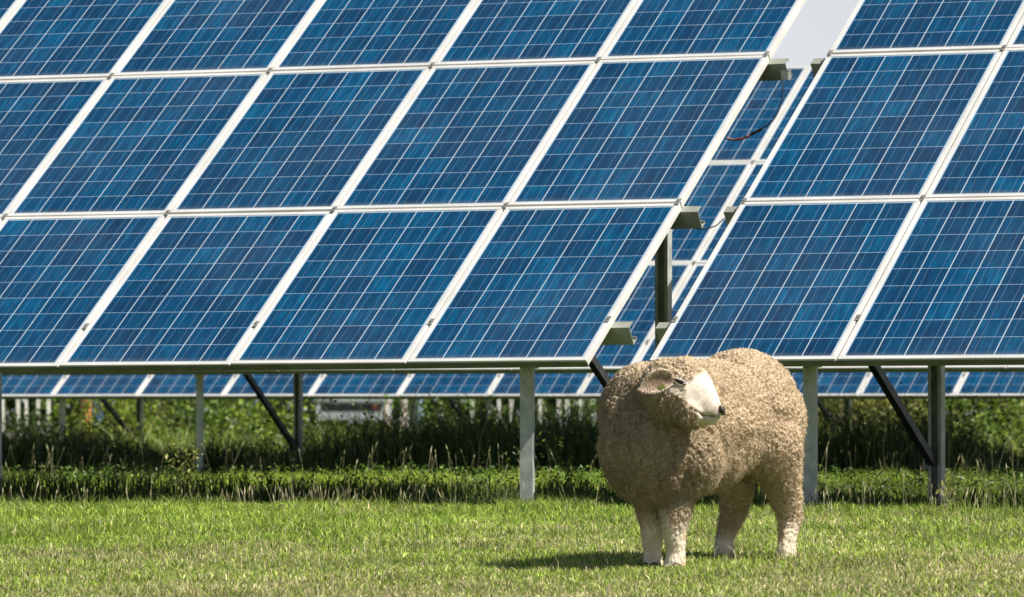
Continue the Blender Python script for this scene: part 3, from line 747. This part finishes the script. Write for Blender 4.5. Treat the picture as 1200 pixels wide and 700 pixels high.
# ================================================================== WEEDS AND BUSHES
def weed(px, y, hgt, label, n=90, cols=((.16, .2, .035), (.42, .42, .12))):
    base = at_y(px, 560, y); root = empty('tall_weed', (base.x, base.y, 0)); tag(root, label, 'weed', 'tall weeds under the front row')
    m_ = MB(); tips = []
    for s_ in range(5):
        a_ = random.uniform(0, 6.28); r_ = random.uniform(.02, .09); H_ = hgt*random.uniform(.6, 1)
        pts_ = [Vector((r_*math.cos(a_)*t, r_*math.sin(a_)*t, H_*t)) for t in (0, .35, .7, 1)]
        m_.tube(pts_, [.0035, .003, .0022, .001], 6); tips.append(pts_)
    m_.build('stem', M['bark'] if False else M['stem'], root)
    P_ = []
    for i in range(n):
        pts_ = random.choice(tips); t = random.uniform(.12, 1); p_ = pts_[0].lerp(pts_[-1], t)
        P_.append((p_.x+random.gauss(0, .022), p_.y+random.gauss(0, .022), max(.01, p_.z+random.gauss(0, .012))))
    P_ = np.array(P_); V_, F_, C_ = leafcloud(P_, rng.uniform(.022, .05, n), lerp(*cols, rng.uniform(0, 1, n)), np.array([0, 0, .5]))
    link('leaves', arrays_mesh('leaves', V_, F_, C_), M['leaf'], root)
M['stem'] = simple('weed_stem', (.12, .15, .04), (.2, .2, .07), 30, .7)
weed(216, 4.2, .36, 'yellowish leafy weed beside the grey post at left', 130)
weed(668, 3.4, .26, 'thin green weed with narrow leaves between the lit post and the sheep', 60, ((.06, .12, .02), (.16, .24, .05)))
weed(1112, -.05, .20, 'low weed at the lawn edge near the right steel post', 50)
weed(560, 3.6, .20, 'low dark green weed left of the lit front post', 70, ((.05, .1, .02), (.12, .2, .04)))

def bush(px, dist, wid, hgt, label, ca, cb, n=1500, name='bush'):
    p = at_d(px, dist); root = empty(name, (p.x, p.y, 0)); tag(root, label, 'bush', 'bushes behind the solar field')
    m_ = MB(); 
    for s_ in range(7):
        a_ = random.uniform(0, 6.28); r_ = random.uniform(.1, .42)*wid
        m_.tube([(0, 0, -.05), (r_*.3*math.cos(a_), r_*.3*math.sin(a_), hgt*.35), (r_*math.cos(a_), r_*math.sin(a_), hgt*.8)], [.02*hgt, .014*hgt, .005*hgt], 6)
    m_.build('stems', M['bark'], root)
    cl = [(random.gauss(0, .26)*wid, random.gauss(0, .22)*wid, hgt*random.uniform(.15, .88), random.uniform(.10, .24)*min(wid, hgt)) for _ in range(22)]
    P_ = np.array([(c[0]+random.gauss(0, c[3]), c[1]+random.gauss(0, c[3]), max(.03, c[2]+random.gauss(0, c[3]))) for c in random.choices(cl, k=n)])
    cn = vnoise(P_+p.x, 3.0, 77)
    V_, F_, C_ = leafcloud(P_, rng.uniform(.04, .10, n)*(1+.4*(hgt > 1.6)), lerp(ca, cb, np.clip(rng.uniform(0, 1, n)*.6+.8*(cn-.3), 0, 1)), np.array([0, 0, .35]))
    link('foliage', arrays_mesh('foliage', V_, F_, C_), M['leaf'], root)
G1 = ((.05, .11, .015), (.22, .32, .04)); G2 = ((.12, .20, .02), (.38, .45, .06)); G3 = ((.02, .042, .01), (.08, .12, .024)); G4 = ((.12, .15, .03), (.42, .40, .11))
bush(30, 72, 1.6, .55, 'low dark bush in front of the left end of the white pickets', *G3, 1100)
bush(140, 71, .9, .95, 'bright yellow green bush right of the blue and orange tubs', *G2, 1500)
bush(172, 74, 1.2, 1.1, 'leafy bush directly behind the thin grey post at far left', *G4, 1400)
bush(208, 73, 1.2, 1.3, 'dark brownish green bush left of the second row post', *G3, 1500)
bush(255, 72, 1.2, .95, 'mid green bush just right of the second row post', *G1, 1400)
bush(305, 72, 1.1, .8, 'light green bush before the faded blue drum', *G2, 1300)
bush(328, 73, .75, 1.15, 'dark leafy bush hugging the left side of the grey trailer', *G3, 1300)
bush(420, 71, 1.5, .20, 'low yellowish bush in front of the grey trailer', *G2, 1200)
bush(520, 73, 1.0, 1.2, 'vivid green bush between the white hoop and the middle pickets', *G1, 1500)
bush(620, 71, 1.9, .50, 'low dull bush in front of the middle white pickets', *G1, 1400)
bush(740, 73, 1.6, 1.1, 'green bush hidden partly by the sheep chest', *G1, 1300)
bush(985, 73, 1.3, 1.2, 'olive bush seen right behind the thin rear post beside the sheep', *G4, 1600)
bush(1050, 72, 1.3, 1.25, 'tan and green bush under the diagonal strut at right', *G4, 1700)
bush(1130, 74, 1.3, 1.2, 'dense green bush right of the thick dark post', *G1, 1600)
bush(1190, 72, 1.2, 1.25, 'yellow flecked bush at the right edge', *G2, 1600)

# far hedge closing the view
root = empty('far_hedge', (*at_d(600, 165)[:2], 0)); root['kind'] = 'stuff'; root['label'] = 'dark hedge far behind the solar field'
n = 44000
P = np.stack([rng.uniform(-34, 34, n), rng.normal(0, 1.0, n), np.zeros(n)], 1)
top = 2.6+1.2*vnoise(P*np.array([1, 0, 0]), .35, 61)+.8*vnoise(P*np.array([1, 0, 0]), 1.3, 62)
P[:, 2] = rng.uniform(0, 1, n)**.8*top
Pw = P[:, :1]*RTn[None]+P[:, 1:2]*FWn[None]+np.array([0, 0, 1.])*P[:, 2:]
V, F, C = leafcloud(Pw, rng.uniform(.25, .55, n), lerp((.03, .06, .012), (.12, .18, .03), np.clip(vnoise(P, .8, 63)*.7+rng.uniform(0, .5, n), 0, 1)))
link('hedge_foliage', arrays_mesh('hedge_foliage', V, F, C), M['leaf'], root)
m_ = MB()
for i in range(40):
    xx = -33+i*1.7; p_ = RT*xx
    m_.tube([(p_.x, p_.y, -.1), (p_.x+random.uniform(-.2, .2), p_.y, 2.4)], [.09, .04], 6)
m_.build('hedge_stems', M['bark'], root)

# ================================================================== THINGS FAR BEHIND
def local(root_p):   # axes along the view for far objects
    return Matrix(((RT.x, FW.x, 0), (RT.y, FW.y, 0), (0, 0, 1))).to_4x4()
def pickets(px0, px1, dist, step, h, label):
    p = at_d((px0+px1)/2, dist); root = empty('picket_fence', (p.x, p.y, 0)); root.rotation_euler.z = math.atan2(RT.y, RT.x)+R(7)
    tag(root, label, 'fence', 'white picket fences beyond the panels')
    half = (px1-px0)/FPX*dist/2; m_ = MB(); x = -half
    while x < half:
        hh = h*random.uniform(.88, 1.05); w_ = step*random.uniform(.13, .21); tl = random.uniform(-.03, .03)
        z0 = 0 if random.random() < .85 else .3
        prof = [(-w_, z0), (w_, z0), (w_+tl, hh-.07), (tl, hh), (-w_+tl, hh-.07)]
        n0 = len(m_.v); vs = [(x+a_, y_, b_) for y_ in (-.012, .012) for a_, b_ in prof]
        m_.add(vs, [(0, 1, 2, 3, 4), (9, 8, 7, 6, 5)]+[(i, (i+1) % 5, 5+(i+1) % 5, 5+i) for i in range(5)])
        x += step*random.uniform(.8, 1.5)
    m_.build('picket_boards', M['white_paint'], root)
    m_ = MB(); m_.box((-half, .015, .22), (half, .05, .30)); m_.build('rail', M['white_paint'], root)
    m_ = MB(); m_.box((-half, .015, h-.3), (half, .05, h-.22)); m_.build('rail', M['white_paint'], root)
pickets(-40, 58, 84, .15, 1.25, 'weathered white picket fence at the far left behind the weeds')
pickets(552, 706, 84, .17, 1.25, 'weathered white picket fence behind the lit front post')
# trailer
p = at_d(413, 140); root = empty('trailer', (p.x, p.y, 0)); root.rotation_euler.z = math.atan2(RT.y, RT.x); tag(root, 'grey box trailer with a dark window band far behind the panels', 'trailer')
W_ = 85/FPX*140/2
m_ = MB(); m_.box((-W_, 0, .47), (W_, 3.2, .68)); m_.box((-W_, .004, .68), (W_, 3.2, 2.0)); m_.build('body', M['grey_paint'], root)
m_ = MB(); m_.box((-W_+.12, -.012, .70), (W_-.16, .002, .87)); m_.build('window', M['dark_glass'], root)
m_ = MB(); m_.box((-W_-.01, -.03, .93), (W_+.01, -.001, .98)); m_.box((-W_+.02, -.02, .50), (W_-.02, -.001, .66)); m_.build('trim', M['grey_paint'], root)
for s_ in (-1, 1):
    wh = MB(); wh.tube([(s_*(W_-.2), 1.5, .3), (s_*(W_-.02), 1.5, .3)], .3, 20); wo = wh.build('wheel', M['rubber'], root)
    wh = MB(); wh.tube([(s_*(W_-.03), 1.5, .3), (s_*(W_-.005), 1.5, .3)], .17, 16); wh.build('rim', M['clamp'], wo)
m_ = MB(); m_.tube([(.54, -.016, .80), (.54, -.05, .80)], .075, 12); m_.build('tail_lamp', M['red_plastic'], root)
# white post with hoop
p = at_d(474, 100); b = MB(); b.box((-.05, -.05, 0), (.05, .05, 1.1)); b.box((-.07, -.07, .02), (.11, .07, .60)); o = b.build('gate_post', M['white_paint']); o.location = (p.x, p.y, 0); o.rotation_euler.z = .45
tag(o, 'white gate post standing right of the grey trailer', 'post')
p = at_d(463, 99); m_ = MB(); m_.tube([(.20*math.cos(a_)*.8, 0, .62+.30*math.sin(a_)) for a_ in np.linspace(0, 2*math.pi, 26)], .035, 8)
o = m_.build('hoop', M['hoop'] if 'hoop' in M else simple('faded_pink_hoop', (.55, .44, .38), (.66, .56, .5), 6, .6), None, True); o.location = (p.x, p.y, 0); o.rotation_euler.z = .6; tag(o, 'faded pink hoop leaning against the white gate post', 'hoop')
# tubs
def tub(px, dist, r_, z0, z1, m, label, cat='tub', name='plastic_tub'):
    p = at_d(px, dist); root = empty(name, (p.x, p.y, 0)); tag(root, label, cat, 'containers beyond the panels')
    m_ = MB(); m_.tube([(0, 0, z0), (0, 0, z0+(z1-z0)*.3), (0, 0, z0+(z1-z0)*.7), (0, 0, z1)], [r_*.86, r_*.98, r_, r_*.96], 20); m_.build('shell', m, root, False)
    m_ = MB(); m_.tube([(0, 0, z1+.001), (0, 0, z1+.03)], r_*1.03, 20); m_.build('lid', m, root)
tub(112, 82, .11, 0, .92, M['blue_plastic'], 'bright blue drum beside the small orange tub', 'drum', 'blue_drum')
tub(101, 80.5, .075, 0, .76, M['orange_plastic'], 'small orange tub in front of the bright blue drum')
tub(296, 84, .17, 0, .72, M['pale_blue'], 'faded blue grey drum behind a light green bush', 'drum', 'faded_drum')
tub(491, 84, .06, 0, .80, M['pale_blue'], 'slim pale blue can right of the white gate post', 'can', 'paint_can')

# ================================================================== LIGHT, SKY, CAMERA
s = Vector((.80, .01, 1.0)).normalized()
el = math.asin(s.z); az = math.atan2(s.x, s.y)
w = bpy.data.worlds.new('World'); SC.world = w; w.use_nodes = True; nt = w.node_tree
sky = nt.nodes.new('ShaderNodeTexSky'); sky.sky_type = 'NISHITA'; sky.sun_disc = False; sky.sun_elevation = el; sky.sun_rotation = az
sky.air_density = 1.0; sky.dust_density = 1.0; sky.altitude = 20
# pale hazy cloud low over the horizon, thinning upwards
tc = N(nt, 'ShaderNodeTexCoord').outputs['Generated']; sp_ = N(nt, 'ShaderNodeSeparateXYZ'); nt.links.new(tc, sp_.inputs[0])
cn = noise(nt, tc, 5.0, 5)
lowf = N(nt, 'ShaderNodeMapRange'); lowf.inputs[1].default_value = .02; lowf.inputs[2].default_value = .30; lowf.inputs[3].default_value = 1; lowf.inputs[4].default_value = 0
nt.links.new(sp_.outputs[2], lowf.inputs[0])
cf = MATH(nt, 'MULTIPLY', lowf.outputs[0], MATH(nt, 'ADD', .62, MATH(nt, 'MULTIPLY', cn, .6))); cf = MATH(nt, 'MINIMUM', cf, 1.0)
nt.links.new(MIX(nt, cf, sky.outputs[0], (10.4, 10.7, 11.3)), nt.nodes['Background'].inputs[0]); nt.nodes['Background'].inputs[1].default_value = .05
L = bpy.data.lights.new('sun', 'SUN'); L.energy = 5.0; L.angle = R(.5); L.color = (1.0, .95, .86)
lo = bpy.data.objects.new('sun', L); COL.objects.link(lo); lo.rotation_mode = 'QUATERNION'; lo.rotation_quaternion = s.to_track_quat('Z', 'Y'); lo.location = (0, 0, 30)

cd = bpy.data.cameras.new('camera'); co_ = bpy.data.objects.new('camera', cd); COL.objects.link(co_)
cd.sensor_width = 36; cd.sensor_fit = 'HORIZONTAL'; cd.lens = FPX/1200*36; cd.clip_end = 3000; cd.clip_start = .5
fwd = FW*math.cos(PIT)+Vector((0, 0, math.sin(PIT))); upv = RT.cross(fwd)
co_.location = CAM; co_.matrix_world = Matrix(((RT.x, upv.x, -fwd.x, CAM.x), (RT.y, upv.y, -fwd.y, CAM.y), (RT.z, upv.z, -fwd.z, CAM.z), (0, 0, 0, 1)))
cd.dof.use_dof = True; cd.dof.focus_distance = 27.2; cd.dof.aperture_fstop = 9
SC.camera = co_
SC.view_settings.view_transform = 'Standard'; SC.view_settings.look = 'None'; SC.view_settings.exposure = .66; SC.view_settings.gamma = 1
SC.view_settings.use_curve_mapping = False
SC.render.engine = 'CYCLES'
SC.cycles.use_denoising = True
SC.cycles.max_bounces = 6; SC.cycles.transparent_max_bounces = 4
